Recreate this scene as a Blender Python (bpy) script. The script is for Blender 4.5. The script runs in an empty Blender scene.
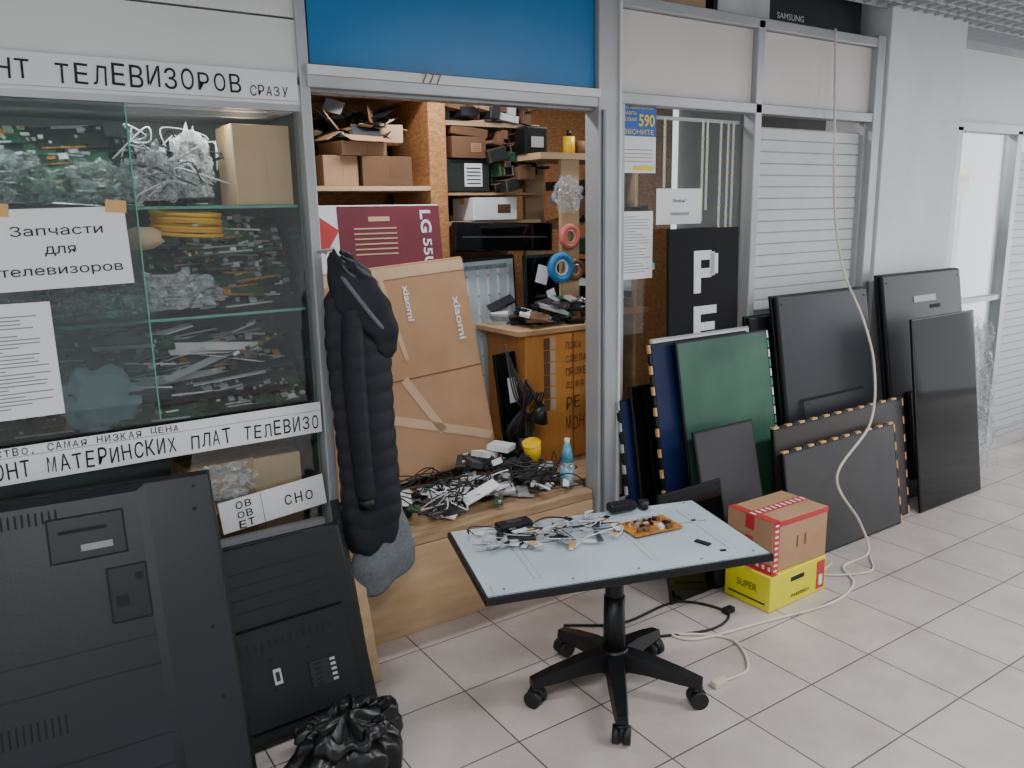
import bpy, bmesh, math, random
from mathutils import Vector, Matrix, Euler, noise
rad=math.radians
# ------------------------------------------------------------------ materials
def S(r,g,b):
    f=lambda c:(c/255/12.92) if c/255<=.04045 else ((c/255+.055)/1.055)**2.4
    return (f(r),f(g),f(b),1)
def _base(name):
    m=bpy.data.materials.new(name); m.use_nodes=True
    nt=m.node_tree; return m,nt,nt.nodes['Principled BSDF']
def mat(name,c,rough=.6,metal=0,c2=None,sc=8,amt=.5,bump=0,bsc=40,stretch=(1,1,1),spec=.5,coat=0,emit=0):
    m,nt,p=_base(name)
    p.inputs['Base Color'].default_value=c; p.inputs['Roughness'].default_value=rough
    p.inputs['Metallic'].default_value=metal
    p.inputs['Specular IOR Level'].default_value=spec
    p.inputs['Coat Weight'].default_value=coat
    if emit:
        p.inputs['Emission Color'].default_value=c; p.inputs['Emission Strength'].default_value=emit
    tc=nt.nodes.new('ShaderNodeTexCoord'); mp=nt.nodes.new('ShaderNodeMapping')
    mp.inputs['Scale'].default_value=stretch
    nt.links.new(tc.outputs['Object'],mp.inputs['Vector'])
    if c2 is None: c2=(c[0]*.8,c[1]*.8,c[2]*.8,1)
    n=nt.nodes.new('ShaderNodeTexNoise'); n.inputs['Scale'].default_value=sc; n.inputs['Detail'].default_value=4
    nt.links.new(mp.outputs[0],n.inputs['Vector'])
    r=nt.nodes.new('ShaderNodeValToRGB'); r.color_ramp.elements[0].position=.5-amt*.4; r.color_ramp.elements[1].position=.5+amt*.4
    r.color_ramp.elements[0].color=c; r.color_ramp.elements[1].color=c2
    nt.links.new(n.outputs['Fac'],r.inputs['Fac']); nt.links.new(r.outputs['Color'],p.inputs['Base Color'])
    if bump:
        n2=nt.nodes.new('ShaderNodeTexNoise'); n2.inputs['Scale'].default_value=bsc; n2.inputs['Detail'].default_value=3
        nt.links.new(mp.outputs[0],n2.inputs['Vector'])
        b=nt.nodes.new('ShaderNodeBump'); b.inputs['Strength'].default_value=bump; b.inputs['Distance'].default_value=.01
        nt.links.new(n2.outputs['Fac'],b.inputs['Height']); nt.links.new(b.outputs[0],p.inputs['Normal'])
    return m
def osb(name,c1,c2,c3,sc=28):
    m,nt,p=_base(name); p.inputs['Roughness'].default_value=.7
    tc=nt.nodes.new('ShaderNodeTexCoord'); mp=nt.nodes.new('ShaderNodeMapping'); mp.inputs['Scale'].default_value=(1,1,2.2); mp.inputs['Rotation'].default_value=(.3,.5,.4)
    v=nt.nodes.new('ShaderNodeTexVoronoi'); v.inputs['Scale'].default_value=sc
    nt.links.new(tc.outputs['Object'],mp.inputs[0]); nt.links.new(mp.outputs[0],v.inputs['Vector'])
    bw=nt.nodes.new('ShaderNodeSeparateColor'); nt.links.new(v.outputs['Color'],bw.inputs[0])
    r=nt.nodes.new('ShaderNodeValToRGB'); e=r.color_ramp.elements; e[0].color=c1; e[1].color=c3; x=e.new(.5); x.color=c2
    nt.links.new(bw.outputs[0],r.inputs[0]); nt.links.new(r.outputs[0],p.inputs['Base Color'])
    return m
def glass(name,tint=(1,1,1,1),refl=1.0,rough=.01):
    m=bpy.data.materials.new(name); m.use_nodes=True; nt=m.node_tree; nt.nodes.clear()
    o=nt.nodes.new('ShaderNodeOutputMaterial'); t=nt.nodes.new('ShaderNodeBsdfTransparent'); g=nt.nodes.new('ShaderNodeBsdfGlossy')
    g.inputs['Roughness'].default_value=rough; t.inputs[0].default_value=tint
    f=nt.nodes.new('ShaderNodeLayerWeight'); f.inputs[0].default_value=.5
    pw=nt.nodes.new('ShaderNodeMath'); pw.operation='POWER'; pw.inputs[1].default_value=5
    mu=nt.nodes.new('ShaderNodeMath'); mu.operation='MULTIPLY_ADD'; mu.inputs[1].default_value=.9*min(refl,1.1); mu.inputs[2].default_value=.035*refl
    mx=nt.nodes.new('ShaderNodeMixShader'); nt.links.new(f.outputs['Facing'],pw.inputs[0]); nt.links.new(pw.outputs[0],mu.inputs[0]); nt.links.new(mu.outputs[0],mx.inputs[0])
    nt.links.new(t.outputs[0],mx.inputs[1]); nt.links.new(g.outputs[0],mx.inputs[2]); nt.links.new(mx.outputs[0],o.inputs[0])
    return m
def film(name,c,opac=.35,rough=.15):
    m=bpy.data.materials.new(name); m.use_nodes=True; nt=m.node_tree; p=nt.nodes['Principled BSDF']
    p.inputs['Base Color'].default_value=c; p.inputs['Roughness'].default_value=rough
    t=nt.nodes.new('ShaderNodeBsdfTransparent'); mx=nt.nodes.new('ShaderNodeMixShader')
    n=nt.nodes.new('ShaderNodeTexNoise'); n.inputs['Scale'].default_value=34; n.inputs['Detail'].default_value=6; n.inputs['Distortion'].default_value=1.2
    tc=nt.nodes.new('ShaderNodeTexCoord'); nt.links.new(tc.outputs['Object'],n.inputs['Vector'])
    r=nt.nodes.new('ShaderNodeMapRange'); r.inputs[1].default_value=.42; r.inputs[2].default_value=.66; r.inputs[3].default_value=opac*.25; r.inputs[4].default_value=min(1,opac*1.6)
    nt.links.new(n.outputs['Fac'],r.inputs[0]); nt.links.new(r.outputs[0],mx.inputs[0])
    nt.links.new(t.outputs[0],mx.inputs[1]); nt.links.new(p.outputs[0],mx.inputs[2])
    nt.links.new(mx.outputs[0],nt.nodes['Material Output'].inputs[0]); return m
def tiles(name):
    m,nt,p=_base(name); p.inputs['Roughness'].default_value=.34
    tc=nt.nodes.new('ShaderNodeTexCoord'); mp=nt.nodes.new('ShaderNodeMapping'); mp.inputs['Location'].default_value=(-.22,.12,0)
    nt.links.new(tc.outputs['Object'],mp.inputs[0])
    b=nt.nodes.new('ShaderNodeTexBrick'); b.offset=0; b.squash=1
    b.inputs['Scale'].default_value=1; b.inputs['Brick Width'].default_value=.33; b.inputs['Row Height'].default_value=.33
    b.inputs['Mortar Size'].default_value=.003; b.inputs['Mortar Smooth'].default_value=.2; b.inputs['Bias'].default_value=0
    b.inputs['Color1'].default_value=S(198,187,182); b.inputs['Color2'].default_value=S(187,177,173); b.inputs['Mortar'].default_value=S(100,89,84)
    nt.links.new(mp.outputs[0],b.inputs['Vector'])
    n=nt.nodes.new('ShaderNodeTexNoise'); n.inputs['Scale'].default_value=3.5; n.inputs['Detail'].default_value=8; n.inputs['Roughness'].default_value=.65
    nt.links.new(tc.outputs['Object'],n.inputs['Vector'])
    mx=nt.nodes.new('ShaderNodeMix'); mx.data_type='RGBA'; mx.blend_type='MULTIPLY'
    r=nt.nodes.new('ShaderNodeMapRange'); r.inputs[1].default_value=.42; r.inputs[2].default_value=.72; r.inputs[3].default_value=0; r.inputs[4].default_value=.38
    nt.links.new(n.outputs['Fac'],r.inputs[0]); nt.links.new(r.outputs[0],mx.inputs[0])
    nt.links.new(b.outputs['Color'],mx.inputs[6]); mx.inputs[7].default_value=S(176,166,158)
    nt.links.new(mx.outputs[2],p.inputs['Base Color'])
    bp=nt.nodes.new('ShaderNodeBump'); bp.inputs['Strength'].default_value=.4; bp.inputs['Distance'].default_value=.003; bp.invert=True
    nt.links.new(b.outputs['Fac'],bp.inputs['Height']); nt.links.new(bp.outputs[0],p.inputs['Normal'])
    return m
M_={}
M_['white']=mat('white_panel',S(218,219,218),.5,sc=2,c2=S(208,209,208))
M_['plaster']=mat('white_plaster',S(222,225,227),.8,sc=3,c2=S(212,215,217),bump=.1)
M_['beige']=mat('beige_panel',S(212,207,203),.5,sc=2,c2=S(205,199,195))
M_['blue']=mat('blue_panel',S(0,114,174),.4,sc=3,c2=S(0,104,162))
M_['alu']=mat('aluminium_frame',S(172,175,177),.4,.3,c2=S(160,163,166),sc=5)
M_['aludk']=mat('aluminium_dark',S(120,122,124),.4,.4)
M_['tile']=tiles('floor_tiles')
M_['glass']=glass('clear_glass',(.93,.95,.94,1),1.5)
M_['glassdk']=glass('tinted_glass',(.74,.79,.78,1),2.0)
M_['gshelf']=glass('shelf_glass',(.90,.96,.94,1),.8)
M_['gedge']=mat('glass_edge',S(90,160,142),.2)
M_['card']=mat('cardboard',S(182,142,108),.8,c2=S(170,130,96),sc=6)
M_['card2']=mat('cardboard_light',S(204,174,142),.8,c2=S(192,160,128),sc=5)
M_['carddk']=mat('cardboard_dark',S(120,84,56),.8,c2=S(100,70,48),sc=5)
M_['wood']=mat('worn_wood',S(176,146,112),.6,c2=S(136,106,76),sc=5,stretch=(1,8,8))
M_['osb']=osb('osb_board',S(152,102,60),S(168,116,70),S(184,134,86),60)
M_['ply']=mat('plywood',S(192,162,126),.6,c2=S(170,138,102),sc=3,stretch=(1,1,6))
M_['orange']=mat('orange_laminate',S(210,146,76),.45,c2=S(196,130,62),sc=3,stretch=(6,6,1))
M_['blk']=mat('black_plastic',S(20,21,23),.42,c2=S(15,16,18),sc=4,bump=.05,bsc=300,spec=.35)
M_['blk2']=mat('charcoal_plastic',S(31,34,40),.40,c2=S(26,28,34),sc=3,bump=.08,bsc=300,spec=.38)
M_['matblk']=mat('matt_black_board',S(17,17,19),.75,c2=S(14,14,16),spec=.25)
M_['blkgl']=mat('black_gloss',S(9,10,12),.05,c2=S(11,12,14),coat=0,spec=.35)
M_['void']=mat('dark_slot',S(8,8,9),.8)
M_['rub']=mat('black_rubber',S(20,20,21),.6)
M_['steel']=mat('galvanised_sheet',S(188,202,211),.42,.1,c2=S(174,189,199),sc=5)
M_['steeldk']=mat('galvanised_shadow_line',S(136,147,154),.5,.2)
M_['grayp']=mat('gray_panel',S(66,65,66),.4,c2=S(56,55,57),sc=3,spec=.35)
M_['midg']=mat('mid_gray_panel',S(118,122,122),.6)
M_['brownp']=mat('brown_gray_film',S(66,59,56),.35,c2=S(54,49,48),sc=2,stretch=(1,1,5),spec=.35)
M_['navyp']=mat('navy_film',S(24,38,76),.35,c2=S(18,28,60),sc=2,spec=.35)
M_['greenp']=mat('green_film',S(40,76,64),.4,c2=S(64,104,84),sc=3,spec=.4)
M_['teal']=mat('teal_edge',S(60,150,130),.4)
M_['wht']=mat('white_plastic',S(225,226,226),.4)
M_['lgray']=mat('light_gray_plastic',S(170,174,178),.5)
M_['paper']=mat('paper',S(226,227,230),.8,c2=S(220,221,225),sc=2)
M_['ink']=mat('ink',S(24,24,28),.7)
M_['grink']=mat('grey_ink',S(140,140,144),.8)
M_['tape']=mat('masking_tape',S(214,170,110),.6)
M_['yel']=mat('yellow_card',S(232,222,44),.55,c2=S(224,212,34))
M_['yelp']=mat('yellow_plastic',S(235,190,20),.4)
M_['red']=mat('red_ink',S(196,56,58),.5)
M_['maroon']=mat('maroon_print',S(112,34,50),.55,c2=S(100,28,44))
M_['pcbg']=mat('green_circuit_board',S(44,92,64),.45,c2=S(28,64,48),sc=60,amt=.2)
M_['pcbk']=mat('black_circuit_board',S(38,46,43),.45,c2=S(22,28,27),sc=60)
M_['pcbo']=mat('amber_circuit_board',S(190,128,52),.5,c2=S(150,92,36),sc=60,amt=.3)
M_['chip']=mat('chip',S(20,20,22),.4)
M_['silver']=mat('silver',S(200,202,204),.35,.5)
M_['cable']=mat('white_cable',S(214,206,190),.5)
M_['bcable']=mat('black_cable',S(18,18,19),.5)
M_['film']=film('clear_plastic_film',S(222,226,228),.34)
M_['filmg']=film('grey_plastic_film',S(185,190,194),.40)
M_['bag']=mat('black_polythene',S(12,12,13),.33,c2=S(15,15,16),bump=.3,bsc=18,spec=.4)
M_['coat']=mat('navy_quilted_nylon',S(27,30,38),.62,c2=S(21,24,31),sc=8,bump=.2,bsc=60,spec=.3)
M_['coatg']=mat('gray_knit',S(104,108,114),.85,c2=S(88,92,98),sc=80,bump=.3,bsc=150)
M_['shut']=mat('roller_shutter_paint',S(196,198,199),.45,c2=S(190,192,193))
M_['shutgap']=mat('roller_shutter_joint',S(150,152,154),.5)
M_['pink']=mat('pink_tape',S(214,110,100),.4); M_['bluet']=mat('blue_tape',S(40,120,180),.4)
M_['brownt']=mat('brown_tape',S(110,66,34),.4)
M_['pyel']=mat('poster_yellow',S(235,215,60),.6); M_['pblue']=mat('poster_blue',S(50,96,176),.6)
M_['lamp']=mat('lamp_diffuser',(1,1,1,1),.5,emit=2.5)
M_['spray']=mat('bottle_blue',S(90,165,195),.3)
M_['orange2']=mat('orange_cable',S(225,170,30),.5,c2=S(205,150,24))
M_['ceil']=mat('ceiling_lattice',S(200,202,204),.5)
M_['ceildk']=mat('ceiling_void',S(120,122,124),.9)
M_['skin']=mat('cloth_blue',S(168,190,206),.9)
M_['gbag']=film('green_plastic_film',S(170,205,185),.40)
# ------------------------------------------------------------------ builder
def TR(c=(0,0,0),rot=(0,0,0)): return Matrix.Translation(c)@Euler(rot).to_matrix().to_4x4()
FRONT=Matrix.Rotation(math.pi/2,4,'X')   # xy text plane -> faces -y
class B:
    def __init__(s): s.bm=bmesh.new(); s.mats=[]
    def mi(s,m):
        m=M_[m] if isinstance(m,str) else m
        if m not in s.mats: s.mats.append(m)
        return s.mats.index(m)
    def _set(s,faces,m,smooth=False):
        i=s.mi(m)
        for f in faces: f.material_index=i; f.smooth=smooth
    def box(s,c,sz,m,rot=(0,0,0),bev=0,seg=2,M=None):
        T=TR(c,rot)@Matrix.Diagonal((sz[0],sz[1],sz[2],1))
        if M: T=M@T
        r=bmesh.ops.create_cube(s.bm,size=1,matrix=T); vs=r['verts']
        fs={f for v in vs for f in v.link_faces}; s._set(fs,m)
        if bev:
            es={e for v in vs for e in v.link_edges}
            bmesh.ops.bevel(s.bm,geom=list(es),offset=bev,segments=seg,profile=.5,affect='EDGES')
    def cyl(s,c,r,h,m,rot=(0,0,0),seg=20,r2=None,smooth=True,M=None):
        T=TR(c,rot); T=M@T if M else T
        q=bmesh.ops.create_cone(s.bm,cap_ends=True,segments=seg,radius1=r,radius2=r if r2 is None else r2,depth=h,matrix=T)
        fs={f for v in q['verts'] for f in v.link_faces}; s._set(fs,m)
        for f in fs:
            if len(f.verts)==4 and smooth: f.smooth=True
    def blob(s,c,sz,m,amp=.2,fr=3,seed=0,sub=4,flat=None,rot=(0,0,0),smooth=True):
        q=bmesh.ops.create_icosphere(s.bm,subdivisions=sub,radius=1)
        R=TR(c,rot)
        for v in q['verts']:
            n=v.co.normalized(); o=Vector((seed*7.1,seed*3.3,seed))
            k=1+amp*noise.noise(n*fr+o)+amp*.5*abs(noise.noise(n*fr*2.7+o))*2-amp*.25+amp*.25*noise.noise(n*fr*6+o)
            p=Vector((n.x*sz[0]*k,n.y*sz[1]*k,n.z*sz[2]*k))
            if flat is not None and p.z<flat: p.z=flat
            v.co=R@p
        s._set({f for v in q['verts'] for f in v.link_faces},m,smooth)
    def tube(s,pts,r,m,seg=8,cap=True,smooth=True,flat=1.0):
        pts=[Vector(p) for p in pts]; n=len(pts); rings=[]
        rr=r if isinstance(r,(list,tuple)) else [r]*n
        side=None
        for i,p in enumerate(pts):
            d=(pts[min(i+1,n-1)]-pts[max(i-1,0)])
            d=d.normalized() if d.length>1e-9 else Vector((0,0,1))
            if side is None:
                a=Vector((0,0,1)) if abs(d.z)<.9 else Vector((1,0,0)); side=d.cross(a).normalized()
            side=(side-d*side.dot(d)).normalized(); up=d.cross(side)
            rings.append([s.bm.verts.new(p+side*math.cos(2*math.pi*k/seg)*rr[i]+up*math.sin(2*math.pi*k/seg)*rr[i]*flat) for k in range(seg)])
        fs=[]
        for a,b in zip(rings,rings[1:]):
            for k in range(seg): fs.append(s.bm.faces.new((a[k],a[(k+1)%seg],b[(k+1)%seg],b[k])))
        if cap: fs+= [s.bm.faces.new(rings[0][::-1]),s.bm.faces.new(rings[-1])]
        s._set(fs,m,smooth)
    def loft(s,rings,m,cap=True,smooth=True):
        R=[[s.bm.verts.new(p) for p in r] for r in rings]; k_=len(R[0]); fs=[]
        for a,b in zip(R,R[1:]):
            for k in range(k_): fs.append(s.bm.faces.new((a[k],a[(k+1)%k_],b[(k+1)%k_],b[k])))
        if cap: fs+=[s.bm.faces.new(R[0][::-1]),s.bm.faces.new(R[-1])]
        s._set(fs,m,smooth)
    def sheet(s,fn,nu,nv,m,smooth=True):
        g=[[s.bm.verts.new(fn(i/nu,j/nv)) for j in range(nv+1)] for i in range(nu+1)]
        s._set([s.bm.faces.new((g[i][j],g[i+1][j],g[i+1][j+1],g[i][j+1])) for i in range(nu) for j in range(nv)],m,smooth)
    def prism(s,pts,y0,y1,m,M=None,bev=0):
        M=M or Matrix.Identity(4)
        a=[s.bm.verts.new(M@Vector((p[0],y0,p[1]))) for p in pts]; b=[s.bm.verts.new(M@Vector((p[0],y1,p[1]))) for p in pts]
        n=len(pts); fs=[s.bm.faces.new(a),s.bm.faces.new(b[::-1])]
        for i in range(n): fs.append(s.bm.faces.new((a[(i+1)%n],a[i],b[i],b[(i+1)%n])))
        s._set(fs,m)
    def torus(s,c,R,r,m,rot=(0,0,0),n=28,k=8,sq=1):
        T=TR(c,rot)
        vs=[]
        for i in range(n):
            a=2*math.pi*i/n
            vs.append([s.bm.verts.new(T@Vector((math.cos(a)*(R+r*math.cos(2*math.pi*j/k)),math.sin(a)*(R+r*math.cos(2*math.pi*j/k)),sq*r*math.sin(2*math.pi*j/k)))) for j in range(k)])
        fs=[]
        for i in range(n):
            for j in range(k): fs.append(s.bm.faces.new((vs[i][j],vs[(i+1)%n][j],vs[(i+1)%n][(j+1)%k],vs[i][(j+1)%k])))
        s._set(fs,m,True)
    def text(s,t,w,h,m,M,bold=0):
        cu=bpy.data.curves.new('t','FONT'); cu.body=t; cu.size=1; cu.offset=bold; cu.resolution_u=3
        o=bpy.data.objects.new('t',cu); bpy.context.collection.objects.link(o)
        dg=bpy.context.evaluated_depsgraph_get(); dg.update()
        me=bpy.data.meshes.new_from_object(o.evaluated_get(dg))
        if len(me.vertices):
            xs=[v.co.x for v in me.vertices]; ys=[v.co.y for v in me.vertices]
            x0,x1,y0,y1=min(xs),max(xs),min(ys),max(ys)
            K=Matrix.Diagonal((w/(x1-x0),h/(y1-y0),1,1))@Matrix.Translation((-x0,-y0,0))
            me.transform(M@K)
            i=s.mi(m); me.materials.clear()
            nf=len(s.bm.faces); s.bm.from_mesh(me); s.bm.faces.ensure_lookup_table()
            for f in s.bm.faces[nf:]: f.material_index=i
        bpy.data.objects.remove(o); bpy.data.curves.remove(cu); bpy.data.meshes.remove(me)
    def hand(s,t,w,h,m,M,seed=1,bold=0):
        """hand-lettered line: each letter set separately with some wobble"""
        R=random.Random(seed); n=len(t); a=w/n
        for i,ch in enumerate(t):
            if ch==' ': continue
            if ch=='.': s.box((0,0,0),(a*.2,a*.2,.0005),m,M=M@TR((a*(i+.4),h*.06,0))); continue
            hh=h*R.uniform(.86,1.06); ww=a*R.uniform(.66,.78)
            s.text(ch,ww,hh,m,M@TR((a*(i+.12),h*R.uniform(-.05,.07),0),(0,0,R.uniform(-.07,.04))),bold)
    def done(s,name,M=None,par=None):
        me=bpy.data.meshes.new(name); bmesh.ops.recalc_face_normals(s.bm,faces=[f for f in s.bm.faces if len(f.verts)>0])
        s.bm.to_mesh(me); s.bm.free()
        for m in s.mats: me.materials.append(m)
        o=bpy.data.objects.new(name,me); bpy.context.collection.objects.link(o)
        if M is not None: o.matrix_world=M
        return o
def lean(x,yb,H,yt,th=.02,yaw=0,roll=0,dz=0):
    a=math.asin(max(-1,min(1,(yt-yb)/H)))
    return Matrix.Translation((x,yb,abs(math.sin(a))*th/2+.001+dz))@Matrix.Rotation(yaw,4,'Z')@Matrix.Rotation(-a,4,'X')@Matrix.Translation((0,0,H/2))@Matrix.Rotation(roll,4,'Y')
def spline(pts,n=10):
    P=[Vector(p) for p in pts]; P=[P[0]*2-P[1]]+P+[P[-1]*2-P[-2]]; o=[]
    for i in range(1,len(P)-2):
        for k in range(n):
            t=k/n; a,b,c,d=P[i-1],P[i],P[i+1],P[i+2]
            o.append(.5*((2*b)+(c-a)*t+(2*a-5*b+4*c-d)*t*t+(3*b-a-3*c+d)*t**3))
    o.append(P[-2]); return o
def scatter(b,n,xr,yr,z0,zh,szx,szy,mats,seed,tilt=.25,yawr=.6,chips=True,thin=.003,fwd=0.0):
    R=random.Random(seed)
    for i in range(n):
        w=R.uniform(*szx); d=R.uniform(*szy)
        tx=R.uniform(-tilt,tilt)+R.uniform(0,fwd)
        z=z0+zh*(i+.5)/n*R.uniform(.6,1.0)+.004
        tl=min(1,(z-z0)/max(w*.5,.03)); tx*=min(1,(z-z0)/(d*.5)); ty=R.uniform(-tilt,tilt)*tl; yw=R.uniform(-yawr,yawr)
        ex=w/2*abs(math.cos(yw))+d/2*abs(math.sin(yw)); ey=d/2*abs(math.cos(yw))*abs(math.cos(tx))+w/2*abs(math.sin(yw))
        if 2*ey>yr[1]-yr[0]: yw*=.3; ey=d/2+w/2*abs(math.sin(yw))
        x=R.uniform(xr[0]+ex,xr[1]-ex) if xr[1]-xr[0]>2*ex else sum(xr)/2
        y=R.uniform(yr[0]+ey,yr[1]-ey) if yr[1]-yr[0]>2*ey else sum(yr)/2
        rot=(tx,ty,yw)
        m=R.choice(mats); T=TR((x,y,z),rot)
        b.box((0,0,0),(w,d,thin),m,M=T)
        if chips and m.startswith('pcb'):
            for k in range(R.randint(3,7)):
                cw=R.uniform(.006,.022)
                b.box((R.uniform(-.42,.42)*w,R.uniform(-.38,.38)*d,.004+thin/2),(cw,min(cw*R.uniform(.5,1.2),d*.4),R.uniform(.004,.014)),R.choice(['chip','silver','chip','wht','lgray','pcbo']),M=T)
            if R.random()<.5: b.box((0,-d*.47,.003),(w*R.uniform(.3,.8),.004,.005),R.choice(['wht','silver','yelp','lgray']),M=T)
def shingle(b,xr,z0,z1,yfront,yback,seed,wr=(.17,.32),mats=('pcbg','pcbg','pcbk')):
    """boards stacked like roof shingles: each row lies tilted on the one below, faces turned to the front"""
    R=random.Random(seed); rows=max(3,int((z1-z0)/.034))
    for r in range(rows):
        z=z0+.045+r*(z1-z0-.07)/rows; x=xr[0]
        yy=yfront+.06+(yback-yfront-.16)*(r/rows)*.75
        while x<xr[1]-.06:
            w=min(R.uniform(*wr),xr[1]-x); d=R.uniform(.08,.125); m=R.choice(mats)
            T=TR((x+w/2,yy+R.uniform(-.01,.02),z+R.uniform(-.006,.006)),(R.uniform(.45,.95),R.uniform(-.10,.10),R.uniform(-.18,.18)))
            b.box((0,0,0),(w*.97,d,.002),m,M=T)
            for k in range(R.randint(7,13)):
                cw=R.uniform(.006,.026)
                b.box((R.uniform(-.44,.44)*w,R.uniform(-.4,.4)*d,.005),(cw,cw*R.uniform(.4,1.1),R.uniform(.003,.010)),R.choice(['chip','chip','silver','wht','lgray','pcbo','silver','lgray']),M=T)
            b.box((R.uniform(-.1,.1)*w,-d*.46,.003),(w*R.uniform(.3,.7),.005,.004),R.choice(['wht','silver','pcbo','lgray']),M=T)
            b.box((R.uniform(-.1,.1)*w,d*.44,.003),(w*R.uniform(.2,.5),.008,.005),R.choice(['chip','silver','wht','lgray']),M=T)
            x+=w*R.uniform(.75,1.0)
# ------------------------------------------------------------------ room shell
b=B(); b.box((4,-1.6,-.05),(16,7.2,.1),'tile'); b.done('floor')
b=B()
b.box((4,-1.6,2.92),(16,7.2,.04),'ceildk'); b.done('ceiling')
b=B()
for i in range(0,60): b.box((2.4+i*.1,-1.5,2.62),(.012,3.0,.04),'ceil')
for i in range(0,31): b.box((5.35,-3+i*.1,2.62),(5.95,.012,.04),'ceil')
for x in (2.4,4.2,6.0,8.2):
    for y in (-.3,-2.7): b.tube([(x,y,2.64),(x,y,2.9)],.004,'alu')
b.done('ceiling_lattice')
b=B(); b.box((4,-5.15,1.45),(16,.1,2.9),'plaster'); b.done('wall_opposite')
b=B()
b.box((-.55,.03,2.125),(3.0,.05,.17),'white'); b.box((-.05,.033,2.435),(1.98,.05,.435),'white')
b.box((-1.55,.033,2.435),(.98,.05,.435),'white')
b.box((-.55,.06,2.3),(3.0,.02,.7),'aludk')
b.box((-.55,.025,1.945),(3.0,.05,.02),'alu')
b.box((-.55,.025,1.985),(3.0,.05,.06),'white')
b.done('wall_fascia')
b=B(); b.box((1.565,.02,2.38),(1.17,.04,.59),'blue'); b.done('trim_blue_panel')
b=B()
b.box((1.56,.03,2.045),(1.2,.10,.07),'alu',bev=.004); b.box((1.56,-.025,2.062),(1.2,.012,.03),'white'); b.box((1.56,.03,2.004),(1.2,.06,.012),'aludk')
b.text('777',.08,.035,'brownt',TR((1.36,-.034,2.045))@FRONT)
b.done('trim_door_header')
b=B()
b.box((.955,.02,1.33),(.034,.06,2.66),'alu',bev=.004)
b.done('trim_post')
b=B()
b.box((2.21,.02,1.33),(.11,.09,2.66),'alu',bev=.005); b.box((2.175,-.03,1.0),(.012,.012,2.0),'aludk'); b.box((2.262,-.03,1.3),(.01,.012,2.6),'white')
b.done('trim_jamb')
b=B()
for z in (2.055,2.425): b.box((3.17,.02,z),(1.79,.07,.045),'alu',bev=.004)
b.box((3.125,.02,1.23),(.045,.07,2.42),'alu',bev=.004)
b.box((4.055,.02,1.23),(.07,.08,2.46),'alu',bev=.004)
b.box((2.70,.02,.28),(.80,.07,.05),'alu',bev=.004)
b.box((2.29,.02,1.2),(.03,.06,1.7),'alu')
b.box((2.70,.03,2.24),(.80,.03,.32),'beige'); b.box((3.585,.03,2.24),(.87,.03,.32),'beige')
b.box((2.70,.03,.13),(.80,.03,.26),'white')
b.done('trim_shopfront_frame')
b=B(); b.box((2.70,.03,1.165),(.78,.006,1.73),'glass'); b.done('window_1')
def shutter(name,x0,x1,z0,z1,y=.05):
    b=B(); p=.055; n=int((z1-z0)/p)
    for i in range(n):
        z=z0+i*p
        b.prism([(x0,z),(x1,z),(x1,z+p*.88),(x0,z+p*.88)],y-.010,y,'shut')
        b.box(((x0+x1)/2,y-.004,z+p*.94),(x1-x0,.006,p*.12),'shutgap')
    b.box((x0,y-.01,(z0+z1)/2),(.03,.05,z1-z0),'alu'); b.box((x1,y-.01,(z0+z1)/2),(.03,.05,z1-z0),'alu')
    b.box(((x0+x1)/2,y-.012,z0+.02),(x1-x0,.03,.04),'alu')
    return b.done(name)
shutter('roller_shutter',3.165,4.01,.002,2.03)
b=B(); b.box((4.48,.15,1.33),(.74,.36,2.66),'plaster',bev=.004); b.done('wall_pillar')
b=B()
b.box((6.2,.03,2.28),(2.7,.04,.42),'white'); b.box((6.2,.02,2.5),(2.7,.06,.04),'alu'); b.box((6.2,.02,2.05),(2.7,.07,.05),'alu')
for x in (4.9,5.62,6.4,7.5): b.box((x,.02,1.02),(.06,.07,2.05),'alu')
b.box((5.26,.02,.05),(.66,.06,.1),'alu'); b.box((5.26,.02,1.0),(.66,.05,.03),'alu')
b.done('trim_neighbour_frame')
b=B(); b.box((5.26,.03,1.05),(.66,.006,1.95),'glass'); b.done('door_1')
shutter('roller_shutter',5.66,6.36,.002,1.95)
b=B(); b.box((5.9,.9,1.3),(3.2,.04,2.6),'plaster'); b.done('wall_neighbour_back')
b=B()
b.box((5.42,.22,1.76),(.16,.02,.14),'pyel'); b.box((5.42,.208,1.76),(.12,.002,.05),'red'); b.box((5.42,.23,.88),(.03,.02,1.76),'alu'); b.box((5.42,.24,.01),(.3,.2,.02),'alu'); b.done('yellow_sign_stand')
b=B()
for i in range(5): b.box((5.55,.72,.3+.35*i),(.9,.25,.02),'lgray')
for x in (5.1,6.0): b.box((x,.72,.87),(.03,.25,1.74),'alu')
R=random.Random(77)
for i in range(26): b.box((R.uniform(5.2,5.9),.70,.31+.35*(i%4)+.09),(R.uniform(.05,.12),.12,.17),R.choice(['wht','lgray','paper','midg','pyel','bluet']))
b.done('shop_display_shelf')
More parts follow.
